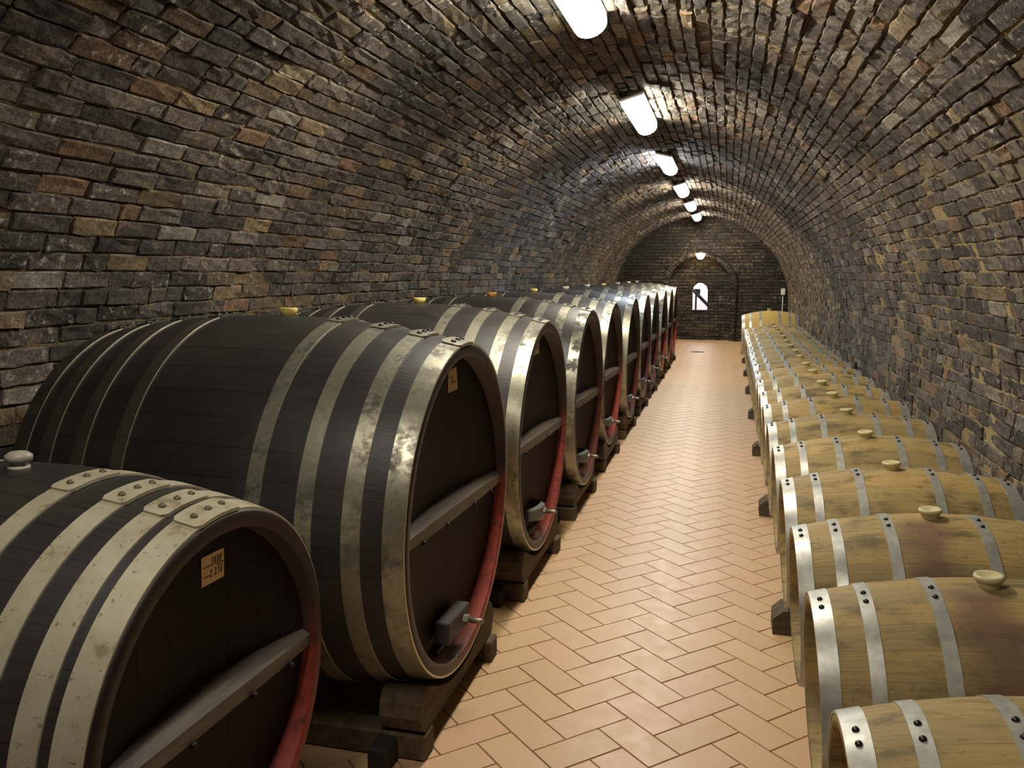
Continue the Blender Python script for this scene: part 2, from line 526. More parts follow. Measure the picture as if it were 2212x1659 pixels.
def brick_template(ts, tt):
    """grid faces plus skirt for a len(ts) x len(tt) front face"""
    ns, nt = len(ts), len(tt)
    f = []
    for i in range(ns - 1):
        for j in range(nt - 1):
            f.append((i * nt + j, i * nt + j + 1, (i + 1) * nt + j + 1, (i + 1) * nt + j))
    ring = [j for j in range(nt)] + [i * nt + nt - 1 for i in range(1, ns)] + [(ns - 1) * nt + j for j in range(nt - 2, -1, -1)] + [i * nt for i in range(ns - 2, 0, -1)]
    b = ns * nt; m = len(ring)
    for k in range(m):
        k2 = (k + 1) % m
        f.append((ring[k2], ring[k], b + k, b + k2))
    return np.array(f), np.array(ring)


FT = (np.array([0, .07, .5, .93, 1.0]), np.array([0, .025, .33, .66, .975, 1.0]))
CT = (np.array([0, 1.0]), np.array([0, 1.0]))
F_FINE, R_FINE = brick_template(*FT)
F_COARSE, R_COARSE = brick_template(*CT)


class Bricks:
    def __init__(s):
        s.V = []; s.F = []; s.A = []; s.n = 0

    def brick(s, fn, s0, s1, t0, t1, fine, jit=.010, depth=.06, base=0.0):
        (ts, tt), F, R = ((FT, F_FINE, R_FINE) if fine else (CT, F_COARSE, R_COARSE))
        S, T = np.meshgrid(s0 + (s1 - s0) * ts, t0 + (t1 - t0) * tt, indexing='ij')
        d0 = base + rng.normal(0, jit)
        tl = rng.normal(0, .0028, 2)
        D = d0 + tl[0] * (np.linspace(-1, 1, len(ts))[:, None]) + tl[1] * np.linspace(-1, 1, len(tt))[None, :]
        if fine:
            D = D + rng.normal(0, .0025, D.shape)
            edge = np.zeros(D.shape); edge[0, :] = edge[-1, :] = edge[:, 0] = edge[:, -1] = 1
            D = D + edge * .0045
            S = S + edge * rng.normal(0, .0035, D.shape); T = T + edge * rng.normal(0, .0035, D.shape)
            S[0, 0] += .004; S[0, -1] += .004; S[-1, 0] -= .004; S[-1, -1] -= .004
        P = fn(S, T, D).reshape(-1, 3)
        Q = fn(S.reshape(-1)[R], T.reshape(-1)[R], np.full(len(R), base + depth))
        n = len(P) + len(Q)
        s.V.append(P); s.V.append(Q); s.F.append(F + s.n)
        a = np.empty((n, 4)); a[:, :3] = rng.random(3); a[:, 3] = 1
        s.A.append(a); s.n += n

    def course(s, fn, s0, s1, t0, t1, joint=.012, L=.285, fine_to=9.0, header=.22, **kw):
        t = t0 - rng.random() * .2
        while t < t1:
            l = (L if rng.random() > header else L * .5) * rng.uniform(.92, 1.06)
            a, b = max(t, t0), min(t + l, t1)
            if b - a > .03:
                j = joint * rng.uniform(.6, 1.4) / 2
                s.brick(fn, s0 + j * rng.uniform(.6, 1.5), s1 - j * rng.uniform(.6, 1.5), a + j * .8, b - j * .8, a < fine_to, **kw)
            t += l

    def build(s, name, mat, extra=None):
        V = np.concatenate(s.V); A = np.concatenate(s.A); F = np.concatenate(s.F)
        mi = np.zeros(len(F), int); mats = [mat]
        if extra is not None:
            EV, EF, m2 = extra
            F = np.concatenate([F, np.asarray(EF) + len(V)]); mi = np.concatenate([mi, np.ones(len(EF), int)])
            V = np.concatenate([V, EV]); A = np.concatenate([A, np.ones((len(EV), 4)) * .5]); mats.append(m2)
        me = bpy.data.meshes.new(name)
        me.vertices.add(len(V)); me.vertices.foreach_set('co', V.astype(np.float32).ravel())
        me.loops.add(F.size); me.loops.foreach_set('vertex_index', F.astype(np.int32).ravel())
        me.polygons.add(len(F)); me.polygons.foreach_set('loop_start', np.arange(0, F.size, 4, dtype=np.int32))
        me.polygons.foreach_set('loop_total', np.full(len(F), 4, np.int32))
        for m in mats: me.materials.append(m)
        me.polygons.foreach_set('material_index', mi.astype(np.int32))
        me.polygons.foreach_set('use_smooth', np.zeros(len(F), bool))
        at = me.attributes.new('brick', 'FLOAT_COLOR', 'POINT')
        at.data.foreach_set('color', A.astype(np.float32).ravel())
        me.update(calc_edges=True); me.validate()
        o = bpy.data.objects.new(name, me); link(o)
        return o


def smooth_noise(shape, cells):
    g = rng.normal(0, 1, (cells[0] + 2, cells[1] + 2))
    u = np.linspace(0, cells[0], shape[0]); v = np.linspace(0, cells[1], shape[1])
    i = u.astype(int); j = v.astype(int); fu = (u - i)[:, None]; fv = (v - j)[None, :]
    g00 = g[i][:, j]; g10 = g[i + 1][:, j]; g01 = g[i][:, j + 1]; g11 = g[i + 1][:, j + 1]
    return g00 * (1 - fu) * (1 - fv) + g10 * fu * (1 - fv) + g01 * (1 - fu) * fv + g11 * fu * fv


NC = 106
CH = S_TOT / NC


def vault_section(name, c0, c1):
    B = Bricks()
    for c in range(c0, c1):
        s_mid = (c + .5) * CH
        ang = math.degrees((s_mid - ZC) / RV)
        crown = max(0.0, 1 - abs(ang - 90) / 62)
        B.course(vault_pt, c * CH, (c + 1) * CH, Y0, Y1, joint=.010 + .006 * crown, jit=.0040 + .0035 * crown,
                 header=.25 if ang > 90 else .5, fine_to=8.0)
    # mortar bed behind the brick faces, uneven; it lies deeper near the crown
    ns, ny = (c1 - c0) * 3 + 1, 470
    s = np.linspace(c0 * CH, c1 * CH, ns); y = np.linspace(Y0, Y1, ny)
    S, Y = np.meshgrid(s, y, indexing='ij')
    ang = np.degrees((S - ZC) / RV)
    crown = np.clip(1 - np.abs(ang - 90) / 62, 0, 1)
    D = np.where(ang > 90, .0105, .0080) + .022 * crown + .0032 * smooth_noise(S.shape, (ns // 2, ny)) + .0028 * smooth_noise(S.shape, (ns // 8 + 1, ny // 6))
    V = vault_pt(S, Y, D).reshape(-1, 3)
    idx = np.arange(ns * ny).reshape(ns, ny)
    F = np.stack([idx[:-1, :-1], idx[:-1, 1:], idx[1:, 1:], idx[1:, :-1]], -1).reshape(-1, 4)
    o = B.build(name, M['brick'], (V, F, M['mortar_light' if name == 'wall_right' else 'mortar']))
    tag(o, kind='structure')
    return o


ca = int((ZC + RV * math.radians(38)) / CH); cb = int((ZC + RV * math.radians(142)) / CH)
tag(vault_section('wall_right', 0, ca), 'old brick side wall rising behind the pale oak barrels', 'wall')
tag(vault_section('ceiling', ca, cb), 'barrel vault of old brick carrying the line of strip lamps', 'ceiling')
tag(vault_section('wall_left', cb, NC), 'old brick side wall curving up behind the dark casks', 'wall')

# far wall with its arched niche and the small lit opening in it
NX, NW, NZ = -0.70, 0.77, 1.38          # niche centre, half width, springing height
YN = Y1 + 0.32                          # niche back
HX, HW, H0, HZ = -0.69, 0.195, 0.76, 1.26
HTOP = 1.47


def far_pt(y):
    return lambda s, t, d: np.stack([np.asarray(t, float), np.asarray(y + d, float), np.asarray(s, float)], -1)


def niche_w(z):
    if z < NZ: return NW
    return math.sqrt(max(0.0, NW ** 2 - (z - NZ) ** 2))


def hole_w(z):
    if z < H0 or z > HTOP: return 0.0
    if z < HZ: return HW
    return HW * math.sqrt(max(0.0, 1 - ((z - HZ) / (HTOP - HZ)) ** 2))


def vault_w(z):
    if z < ZC: return RV
    return math.sqrt(max(0.0, RV ** 2 - (z - ZC) ** 2))


def planar(name, y, zmax, lo, hi, gap, ch=.0826, ring=None):
    B = Bricks()
    fn = far_pt(y)
    z = 0.0
    while z < zmax:
        zm = z + ch / 2
        w = gap(zm)
        x0, x1 = lo(zm), hi(zm)
        spans = [(x0, x1)] if w <= 0 else [(x0, ring[0] - w), (ring[0] + w, x1)]
        for a, b in spans:
            if b - a > .04:
                B.course(fn, z, z + ch, a, b, joint=.014, fine_to=-99, header=.3, jit=.006)
        z += ch
    return B


def strips(y, zmax, lo, hi, gap, cx, d, n=90):
    V = []; F = []
    for k in range(n + 1):
        z = zmax * k / n
        w = gap(z)
        V += [(lo(z), y + d, z), (cx - w, y + d, z), (cx + w, y + d, z), (hi(z), y + d, z)]
    for k in range(n):
        for q in (0, 2):
            F.append((k * 4 + q, k * 4 + q + 1, k * 4 + 5 + q, k * 4 + 4 + q))
    return V, F


def reveal(cx, wfun, zlo, zs, ztop, rad, y0, y1):
    """strip lining an arched opening between depths y0 and y1"""
    pts = [(cx + wfun(zlo + 1e-3), zlo)]
    for i in range(25):
        a = PI * i / 24
        pts.append((cx + wfun(zs - 1e-6) * math.cos(a), zs + (ztop - zs) * math.sin(a)))
    pts.append((cx - wfun(zlo + 1e-3), zlo))
    V = []; F = []
    for (x, z) in pts: V += [(x, y0, z), (x, y1, z)]
    for i in range(len(pts) - 1): F.append((2 * i, 2 * i + 1, 2 * i + 3, 2 * i + 2))
    return V, F


def join_extra(parts):
    V = []; F = []
    for (v, f) in parts:
        b = len(V); V += v; F += [tuple(i + b for i in q) for q in f]
    return np.array(V, float), np.array(F, int)


B = planar('wall_far', Y1, ZC + RV + .05, lambda z: XC - vault_w(z) - .05, lambda z: XC + vault_w(z) + .05, niche_w, ring=(NX,))
fn = far_pt(Y1)
for i in range(34):                      # brick ring around the niche arch
    a0, a1 = PI * i / 34, PI * (i + 1) / 34
    def ringpt(s, t, d, a0=a0, a1=a1):
        return np.stack([NX + t * np.cos(s), Y1 + d, NZ + t * np.sin(s)], -1)
    B.brick(ringpt, a0 + .006, a1 - .006, NW, NW + .13, True, jit=.004, base=-.006)
ex = join_extra([strips(Y1, ZC + RV + .1, lambda z: XC - RV - .1, lambda z: XC + RV + .1, niche_w, NX, .014),
                 reveal(NX, niche_w, 0.0, NZ, NZ + NW, NW, Y1 - .004, YN + .02)])
tag(B.build('wall_far', M['brick_end_shaded'], (*ex, M['mortar_dark'])), 'brick end wall with shade in its colour and an arched niche', 'wall', kind='structure')
B = planar('wall_niche', YN, NZ + NW, lambda z: NX - niche_w(z) - .03, lambda z: NX + niche_w(z) + .03, hole_w, ring=(HX,))
ex = join_extra([strips(YN, NZ + NW + .03, lambda z: NX - NW - .05, lambda z: NX + NW + .05, hole_w, HX, .014, 140),
                 reveal(HX, hole_w, H0, HZ, HTOP, HW, YN - .002, YN + .34),
                 ([(HX - HW, YN - .01, H0), (HX + HW, YN - .01, H0), (HX + HW, YN + .34, H0), (HX - HW, YN + .34, H0)], [(0, 1, 2, 3)])])
tag(B.build('wall_niche', M['brick_end_shaded'], (*ex, M['mortar_dark'])), 'brick back of the arched niche with shade in its colour', 'wall', kind='structure')

# near end wall behind the camera
B = planar('wall_near', Y0, ZC + RV + .05, lambda z: XC - vault_w(z) - .05, lambda z: XC + vault_w(z) + .05, lambda z: 0, ch=.0826)
ex = join_extra([([(XC - RV - .1, Y0 - .014, 0), (XC + RV + .1, Y0 - .014, 0), (XC + RV + .1, Y0 - .014, 3.3), (XC - RV - .1, Y0 - .014, 3.3)], [(0, 1, 2, 3)])])
o = B.build('wall_near', M['brick_end_shaded'], (*ex, M['mortar_dark'])); tag(o, kind='structure')

# room seen through the opening: white plaster box, a lamp in it, a sloping rail
mb = MB()
x0, x1, y0, y1, z0, z1 = HX - .8, HX + .8, YN + .34, YN + 2.0, .2, 2.3
for q in ([(x0, y1, z0), (x1, y1, z0), (x1, y1, z1), (x0, y1, z1)], [(x0, y0, z0), (x0, y1, z0), (x0, y1, z1), (x0, y0, z1)],
          [(x1, y0, z0), (x1, y1, z0), (x1, y1, z1), (x1, y0, z1)], [(x0, y0, z1), (x1, y0, z1), (x1, y1, z1), (x0, y1, z1)],
          [(x0, y0, z0), (x1, y0, z0), (x1, y1, z0), (x0, y1, z0)]):
    mb.add(q, [(0, 1, 2, 3)])
for (a, b, c, d) in ((x0, HX - HW, z0, z1), (HX + HW, x1, z0, z1), (HX - HW, HX + HW, HTOP, z1), (HX - HW, HX + HW, z0, H0)):
    mb.add([(a, y0, c), (b, y0, c), (b, y0, d), (a, y0, d)], [(0, 1, 2, 3)])
tag(mb.build('wall_beyond', M['plaster']), 'white plastered space beyond the small wall opening', 'wall', kind='structure')
t = empty('hanging_lamp', (HX + .02, YN + 1.0, 1.62), label='glowing round lamp hanging in the white space behind the niche opening', cat='lamp')
MB().revolve([(-.10, .001), (-.09, .05), (-.05, .09), (0, .10), (.05, .09), (.09, .05), (.10, .001)], 24, 'Z', closed=False).build('globe', M['bulbw'], t)
MB().tube([(0, 0, .09), (0, 0, .68)], .008).build('cord', M['cable'], t)
t = empty('stair_rail', (HX, YN + .9, .2), label='dark rail sloping across the white space behind the niche opening', cat='rail')
MB().tube([(-.42, 0, 1.28), (.30, .0, .55)], .045, 10).build('handrail', M['iron'], t)
MB().tube([(-.13, .02, 0), (-.13, .02, .98)], .025).build('baluster', M['iron'], t)
MB().box((-.10, .0, 1.03), (.16, .05, .14), ch=.01).build('bracket', M['iron'], t)

# ------------------------------------------------------------------ floor: herringbone tiles
W = .14645; TH = .0056
ct, st = math.cos(TH), math.sin(TH)
ox, oy = -.8173 * ct - 4.3731 * st, -.8173 * st + 4.3731 * ct
e1 = (math.cos(-PI / 4 + TH), math.sin(-PI / 4 + TH)); e2 = (math.cos(PI / 4 + TH), math.sin(PI / 4 + TH))
XL, XR = XC - RV - .03, XC + RV + .03
V = []; F = []; A = []
G = .0038
for p in range(-170, 120):
    for q in range(-120, 170):
        k = (p + q) % 4
        if k == 0: rect = (p, p + 2, q, q + 1)
        elif k == 2: rect = (p, p + 1, q, q + 2)
        else: continue
        g = G / W
        c = [(rect[0], rect[2]), (rect[1], rect[2]), (rect[1], rect[3]), (rect[0], rect[3])]
        mx = sum(a for a, b in c) / 4; my = sum(b for a, b in c) / 4
        cx = ox + W * (mx * e1[0] + my * e2[0]); cy = oy + W * (mx * e1[1] + my * e2[1])
        if not (XL - .05 < cx < XR + .05 and Y0 - .05 < cy < YN + .05): continue
        dz = random.uniform(-.0006, .0006); col = [random.random() for _ in range(3)] + [1]
        b = len(V)
        for inset, z in ((g, dz), (g * .4, -.007)):
            for (a, d) in c:
                a2 = a + (inset if a < mx else -inset); d2 = d + (inset if d < my else -inset)
                x = ox + W * (a2 * e1[0] + d2 * e2[0]); y = oy + W * (a2 * e1[1] + d2 * e2[1])
                V.append((min(max(x, XL), XR), min(max(y, Y0), YN), z)); A.append(col)
        F.append((b, b + 1, b + 2, b + 3))
        for i in range(4):
            j = (i + 1) % 4
            F.append((b + 4 + i, b + 4 + j, b + j, b + i))
fl = Bricks(); fl.V = [np.array(V)]; fl.F = [np.array(F)]; fl.A = [np.array(A)]
gv = np.array([(XL, Y0, -.0062), (XR, Y0, -.0062), (XR, YN, -.0062), (XL, YN, -.0062)])
tag(fl.build('floor', M['tile'], (gv, np.array([(0, 1, 2, 3)]), M['grout'])), 'terracotta tiles laid in herringbone down the aisle', 'floor', kind='structure')
mb = MB().disc(.001, .15, 40, 'Z').revolve([(0, .15), (.003, .15), (.003, .12), (0, .12)], 40, 'Z')
o = mb.build('drain_cover', M['iron'], loc=(-.60, 18.6, .001)); tag(o, 'small round dark drain cover set in the tile floor before the niche', 'drain')

# ------------------------------------------------------------------ big casks
ORD = ['first', 'second', 'third', 'fourth', 'fifth', 'sixth', 'seventh', 'eighth', 'ninth', 'tenth', 'eleventh', 'twelfth', 'thirteenth', 'fourteenth', 'fifteenth', 'sixteenth', 'seventeenth', 'eighteenth', 'nineteenth', 'twentieth']


def prof_fn(rb, rr, L):
    return lambda x: rb - (rb - rr) * (x / L) ** 2


def cask_meshes(rb, rr, L, hoops, thick, recess, dish, hoop_mat, back_mat, riv=(.011, .010, .005), riv_mat=None, seg=112):
    """meshes of one cask: axis along local X, front head at +X, origin in the barrel centre"""
    r = prof_fn(rb, rr, L)
    D = {}
    xs = np.linspace(-L, L, 25)
    body = [(x, r(x)) for x in xs]
    back = [(-L, r(L) - thick), (-L + recess, r(L) - thick)]
    # staves: closed shell, its front edge belongs to the rim part
    mb = MB().revolve(list(reversed(back)) + body[:-1] + [(L - .012, r(L - .012))], seg, 'X', closed=False)
    mb.disc(-L + recess, r(L) - thick, seg)
    D['body'] = mb.mesh('cask_body', M['cask'])
    ri = r(L) - thick
    mb = MB().revolve([(L - .012, r(L - .012)), (L - .004, r(L)), (L, r(L) - .006), (L, ri + .006), (L - .005, ri), (L - recess - dish - .008, ri), (L - recess - dish - .010, ri - .012)], seg, 'X', closed=False)
    D['chime'] = mb.mesh('cask_chime', M['chime'])
    # head boards bent inwards: shallow at the sides of the rim, deepest down the middle
    D['depth'] = lambda y: L - recess - dish * (1 - (y / ri) ** 2)
    mb = MB(); rad = ri - .001; nr, na = 10, 64; vs = [(D['depth'](0), 0, 0)]
    for i in range(1, nr + 1):
        for k in range(na):
            y, z = rad * i / nr * math.sin(2 * PI * k / na), rad * i / nr * math.cos(2 * PI * k / na)
            vs.append((D['depth'](y), y, z))
    fs = [(0, 1 + k, 1 + (k + 1) % na) for k in range(na)]
    fs += [(1 + i * na + k, 1 + (i + 1) * na + k, 1 + (i + 1) * na + (k + 1) % na, 1 + i * na + (k + 1) % na) for i in range(nr - 1) for k in range(na)]
    D['head'] = mb.add(vs, fs, 0, True).mesh('cask_head', M['head'])
    D['hoop'] = []; D['plate'] = []
    for (c, w) in hoops:
        a, b = c - w / 2, c + w / 2
        t = .0045
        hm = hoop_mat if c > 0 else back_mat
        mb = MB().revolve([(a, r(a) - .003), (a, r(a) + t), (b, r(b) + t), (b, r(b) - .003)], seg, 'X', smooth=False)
        for i in range(len(mb.sm)): mb.sm[i] = True
        for i in range(2 * seg, 3 * seg): mb.m[i] = 1  # front edge faces in a brighter colour: painted rim-light highlight
        me = mb.mesh('cask_hoop', [hm, M['edge']])
        try: me.set_sharp_from_angle(angle=math.radians(40))
        except Exception: pass
        D['hoop'].append(me)
        # overlap plate with three rivets, a little off the top
        half = .085 / r(c); off = -.05
        e = .004
        mb = MB()
        rows = []
        na = 12
        for i in range(na + 1):
            f = i / na
            wid = 1.0 - (.25 if i in (0, na) else 0.0)
            ang = off + (f * 2 - 1) * half
            row = []
            for (xx, dr) in ((c - (w / 2 + e) * wid, .0015), (c - (w / 2 + e) * wid, t + .0055), (c + (w / 2 + e) * wid, t + .0055), (c + (w / 2 + e) * wid, .0015)):
                rad = r(xx) + dr
                row.append((xx, rad * math.sin(ang), rad * math.cos(ang)))
            rows.append(row)
        vs = [p for row in rows for p in row]
        fs = [(i * 4 + k, i * 4 + k + 1, (i + 1) * 4 + k + 1, (i + 1) * 4 + k) for i in range(na) for k in range(3)]
        fs += [(0, 1, 2, 3), tuple(na * 4 + k for k in (3, 2, 1, 0))]
        mb.add(vs, fs, 0)
        for k in (-.6, 0, .6):
            ang = off + k * half; rad = r(c) + t + .005
            d = Vector((0, math.sin(ang), math.cos(ang)))
            tu = d.cross(Vector((1, 0, 0)))
            ring = []
            for (rr_, h) in zip(riv, (0, .004, .007)):
                ring.append([Vector((c, 0, 0)) + d * (rad + h) + (Vector((1, 0, 0)) * math.cos(q) + tu * math.sin(q)) * rr_ for q in [2 * PI * i / 10 for i in range(10)]])
            vs = [tuple(p) for rg in ring for p in rg]
            fs = [(j * 10 + i, j * 10 + (i + 1) % 10, (j + 1) * 10 + (i + 1) % 10, (j + 1) * 10 + i) for j in range(2) for i in range(10)] + [tuple(range(20, 30))]
            mb.add(vs, fs, 1, True)
        D['plate'].append(mb.mesh('hoop_plate', [hm, riv_mat or M['rivet']]))
    return D


def part(name, me, parent, label=None, loc=None):
    o = bpy.data.objects.new(name, me); link(o, parent)
    if loc is not None: o.location = loc
    if label: o['label'] = label
    return o


def crossbar_mesh(half, depth, xf, h=.080):
    """horizontal bar over the head: its back follows the bent head, its front is straight, ends thinner"""
    mb = MB(); n = 20; rows = []
    for i in range(n + 1):
        f = i / n * 2 - 1
        y = f * half
        k = 1 - .30 * abs(f) ** 3
        xb = depth(y) - .002
        rows.append([(xb, y, h * .5 * k), (xf - .022, y, h * .5 * k), (xf, y, h * .22 * k), (xf, y, -h * .36 * k), (xf - .012, y, -h * .5 * k), (xb, y, -h * .5 * k)])
    m = 6
    vs = [p for rw in rows for p in rw]
    fs = [(i * m + k, i * m + (k + 1) % m, (i + 1) * m + (k + 1) % m, (i + 1) * m + k) for i in range(n) for k in range(m)]
    fs += [tuple(range(m)), tuple(n * m + k for k in range(m - 1, -1, -1))]
    return mb.add(vs, fs).mesh('crossbar', M['bar'])


def bolt_mesh(r, l, mat):
    return MB().revolve([(0, .0001), (0, r), (l * .8, r), (l, r * .6), (l, .0001)], 10, 'X', closed=False).mesh('bolt', mat)


def scribble(card_w, card_h, rows, lw, mat, parent, x):
    """strokes given in card units (0..1, origin lower left), drawn on the card face"""
    mb = MB()
    for st_ in rows:
        pts = [(x, (a - .5) * card_w, (b - .5) * card_h) for a, b in st_]
        for (p, q) in zip(pts, pts[1:]):
            dy, dz = q[1] - p[1], q[2] - p[2]; ln = math.hypot(dy, dz) or 1e-6
            ny, nz = -dz / ln * lw / 2, dy / ln * lw / 2; ey, ez = dy / ln * lw * .3, dz / ln * lw * .3
            c = [(p[1] - ey + ny, p[2] - ez + nz), (p[1] - ey - ny, p[2] - ez - nz), (q[1] + ey - ny, q[2] + ez - nz), (q[1] + ey + ny, q[2] + ez + nz)]
            mb.prism(c, x - .0002, x + .0005, 'X')
    return mb.build('handwriting', mat, parent)


GL = {'S': [[(.9, .9), (.5, 1), (.15, .8), (.4, .55), (.75, .4), (.6, .1), (.1, 0)]], 'V': [[(0, 1), (.4, 0), (.95, 1.05)]],
      'A': [[(.05, 0), (.5, 1), (.85, .9), (.8, .05)], [(.2, .4), (.85, .5)]], '2': [[(.1, .8), (.5, 1), (.8, .75), (.4, .3), (.05, 0), (.9, .08)]],
      '1': [[(.2, .7), (.6, 1), (.5, 0)]], '6': [[(.85, 1), (.3, .6), (.1, .2), (.5, 0), (.85, .25), (.5, .5), (.15, .3)]], '.': [[(.4, 0), (.5, .05)]], ' ': []}


def write(text, x0, y0, w, h, slant=.25, rise=.0):
    out = []
    for i, ch in enumerate(text):
        for s_ in GL[ch]:
            out.append([(x0 + i * w + (a * .8 + b * slant) * w * .85, y0 + b * h + (i + a) * rise) for a, b in s_])
    return out


def wavy(x0, x1, y, n=9, h=.03):
    return [[(x0 + (x1 - x0) * i / n, y + (h if i % 2 else -h)) for i in range(n + 1)]]


# --- the row of ten large casks
RB, RR, CL = .715, .630, .765
BIG_H = [(.728, .070), (.593, .060), (.438, .055), (.263, .052)]
BIG_H += [(-c, w) for c, w in BIG_H]
BIG = cask_meshes(RB, RR, CL, BIG_H, .044, .042, .036, M['steel'], M['steel_back'])
BIG['bar'] = crossbar_mesh(RR - .047, BIG['depth'], CL - .018)
BIG['bolt'] = bolt_mesh(.008, .014, M['iron'])
XB = -1.722; SP = 1.4776; YB = 2.987
TILT = .020; ROLL = .040
WORD_BIG = ['large dark oak cask with a square charcoal clamp block, directly behind the small knob-topped cask',
            'large dark oak cask with grey-green clamp, second behind the small knob-topped cask',
            'large dark oak cask, third behind the small knob-topped cask, with an amber bung']
lids = ['yellow', 'yellow', 'amber', 'yellow', 'ivory', 'ivory', 'yellow', 'ivory', 'ivory', 'ivory']
rivet_bolt = bolt_mesh(.012, .085, M['boltm'])
nut_me = MB().prism([(.021 * math.cos(a), .021 * math.sin(a)) for a in [PI / 3 * i for i in range(6)]], 0, .022, 'X').mesh('nut', M['boltm'])
clampA = MB().box((CL - .078 + .046, -.035, -.455), (.060, .25, .085), ch=.005).mesh('clamp_block', M['block'])
mb = MB(); rows = []
for i in range(15):                     # bowed metal clamp used on the later casks
    f = i / 14 * 2 - 1
    x = CL - .074 + .056 * (1 - f * f); hh = .030 + .018 * (1 - abs(f))
    rows.append([(x, f * .14, hh), (x + .022, f * .14, hh * .7), (x + .022, f * .14, -hh), (x, f * .14, -hh)])
vs = [(p[0], p[1], p[2] - .43) for rw in rows for p in rw]
fs = [(i * 4 + k, i * 4 + (k + 1) % 4, (i + 1) * 4 + (k + 1) % 4, (i + 1) * 4 + k) for i in range(14) for k in range(4)] + [(0, 1, 2, 3), (59, 58, 57, 56)]
clampB = mb.add(vs, fs).mesh('clamp_bow', M['greygreen'])
lid_mesh = {k: MB().revolve([(0, .0001), (0, .030), (.030, .036), (.034, .033), (.034, .0001)], 24, 'Z', closed=False).mesh('bung', M[k]) for k in ('yellow', 'amber', 'ivory')}
tap_me = MB().box((CL - .060, -.05, -.535), (.022, .20, .018), ch=.004).mesh('latch_bar', M['iron'])


def place(root, centre, rb, rot):
    """put the root at the cask's lowest point so that its centre lands on `centre`"""
    R = Euler(rot).to_matrix()
    root.rotation_euler = rot
    root.location = Vector(centre) - R @ Vector((0, 0, rb))


def cask_parts(root, D, rb, faint=False):
    up = (0, 0, rb)
    part('body', D['body'], root, loc=up)
    part('rim', D['chime_faint' if faint else 'chime'], root, 'end-grain rim with red painted inner edge', loc=up)
    part('head', D['head'], root, loc=up)
    for h, p in zip(D['hoop'], D['plate']):
        ho = part('hoop', h, root, loc=up)
        part('hoop_plate', p, ho)
    br = part('crossbar', D['bar'], root, loc=up)
    for y in (-.42, -.17, .17, .42):
        k = D.get('bar_half', .58) / .58
        part('bolt', D['bolt'], br, loc=(D['bx'], y * k, -.030))
    return root


BIG['chime_faint'] = BIG['chime'].copy(); BIG['chime_faint'].materials[0] = M['chime_faint']
BIG['bx'] = CL - .020
for i in range(10):
    yb = YB + SP * i
    if i < 3: lab = WORD_BIG[i]
    elif i == 9: lab = 'large dark oak cask, last of its row, beside the niche wall'
    else: lab = f'large dark oak cask with pale hoops, {ORD[i]} in the row behind the small knob-topped cask'
    root = empty('wine_cask', label=lab, cat='cask', group='large dark casks in a row')
    jit = [0, 0, .012, -.01, .008, 0, -.012, .006, .01, 0][i]
    place(root, (XB + jit, yb, .820), RB, (-ROLL if i < 4 else -.02, TILT, 0))
    cask_parts(root, BIG, RB, i in (2, 4, 5, 6, 8))
    up = (0, 0, RB)
    if i == 0:
        c = part('clamp_block', clampA, root, 'square charcoal wooden clamp block', loc=up)
        part('threaded_bolt', rivet_bolt, c, loc=(CL - .004, .02, -.460)); part('nut', nut_me, c, loc=(CL - .003, .02, -.460))
        part('latch_bar', tap_me, root, loc=up)
    elif i < 8:
        c = part('clamp_bow', clampB, root, 'bowed grey-green metal clamp', loc=up)
        part('threaded_bolt', rivet_bolt, c, loc=(CL - .006, 0, -.43)); part('nut', nut_me, c, loc=(CL - .007, 0, -.43))
        part('latch_bar', tap_me, root, loc=up)
    part('bung', lid_mesh[lids[i]], root, f'{lids[i]} bung', loc=(0, 0, 2 * RB - .003))
    if i < 3:                            # paper cards pinned to the heads
        w_, h_ = ((.115, .088), (.105, .082), (.10, .08))[i]
        cd = MB().prism([(-w_ / 2 + .006, h_ / 2), (w_ / 2 - .014, h_ / 2 + .002), (w_ / 2 + .004, -h_ / 2), (-w_ / 2, -h_ / 2)], 0, .0012, 'X').build('card', (M['paper2'], M['paper3'], M['paper3'])[i], root, (CL - .0768, (.036, .042, .03)[i], RB + (.487, .490, .48)[i]))
        cd.rotation_euler = (.05, 0, 0)
        scribble(w_, h_, wavy(.15, .55, .62, 6) + wavy(.3, .55, .45, 4, .05) + wavy(.6, .8, .40, 3, .06), .004, M['print_ink'], cd, .0013)

# --- the smaller cask in front, with cream hoops and a stoneware knob
SRB, SRR, SL = .530, .462, .572
SM_H = [(.535, .060), (.455, .052), (.350, .052), (.212, .050)]
SM_H += [(-c, w) for c, w in SM_H]
SM = cask_meshes(SRB, SRR, SL, SM_H, .042, .038, .045, M['cream'], M['cream'], (.009, .008, .004), M['cream_riv'])
SM['bar'] = crossbar_mesh(SRR - .045, SM['depth'], SL - .016, .070); SM['bolt'] = BIG['bolt']; SM['bx'] = SL - .018; SM['bar_half'] = .42
root = empty('small_cask', label='smaller dark cask closest to the camera with cream hoops, a written card and stoneware knob', cat='cask')
place(root, (-1.672, 1.611, .700), SRB, (-.035, .018, 0))
cask_parts(root, SM, SRB)
k = MB().revolve([(0, .0001), (0, .024), (.010, .026), (.012, .018), (.016, .020), (.024, .031), (.036, .031), (.044, .020), (.046, .0001)], 28, 'Z', closed=False)
for i in range(2 * 28): k.m[i] = 1
k.build('knob', [M['knob'], M['knobw']], root, (0.0, -.01, 2 * SRB - .004))['label'] = 'grey stoneware knob on a white collar'
cw, chh = .090, .072
cd = MB().prism([(-cw / 2, -chh / 2), (cw / 2, -chh / 2), (cw / 2, chh / 2), (-cw / 2, chh / 2)], 0, .0012, 'X').build('card', M['paper'], root, (SL - .0815, .056, SRB + .312))
cd['label'] = 'yellowed card with black handwriting'
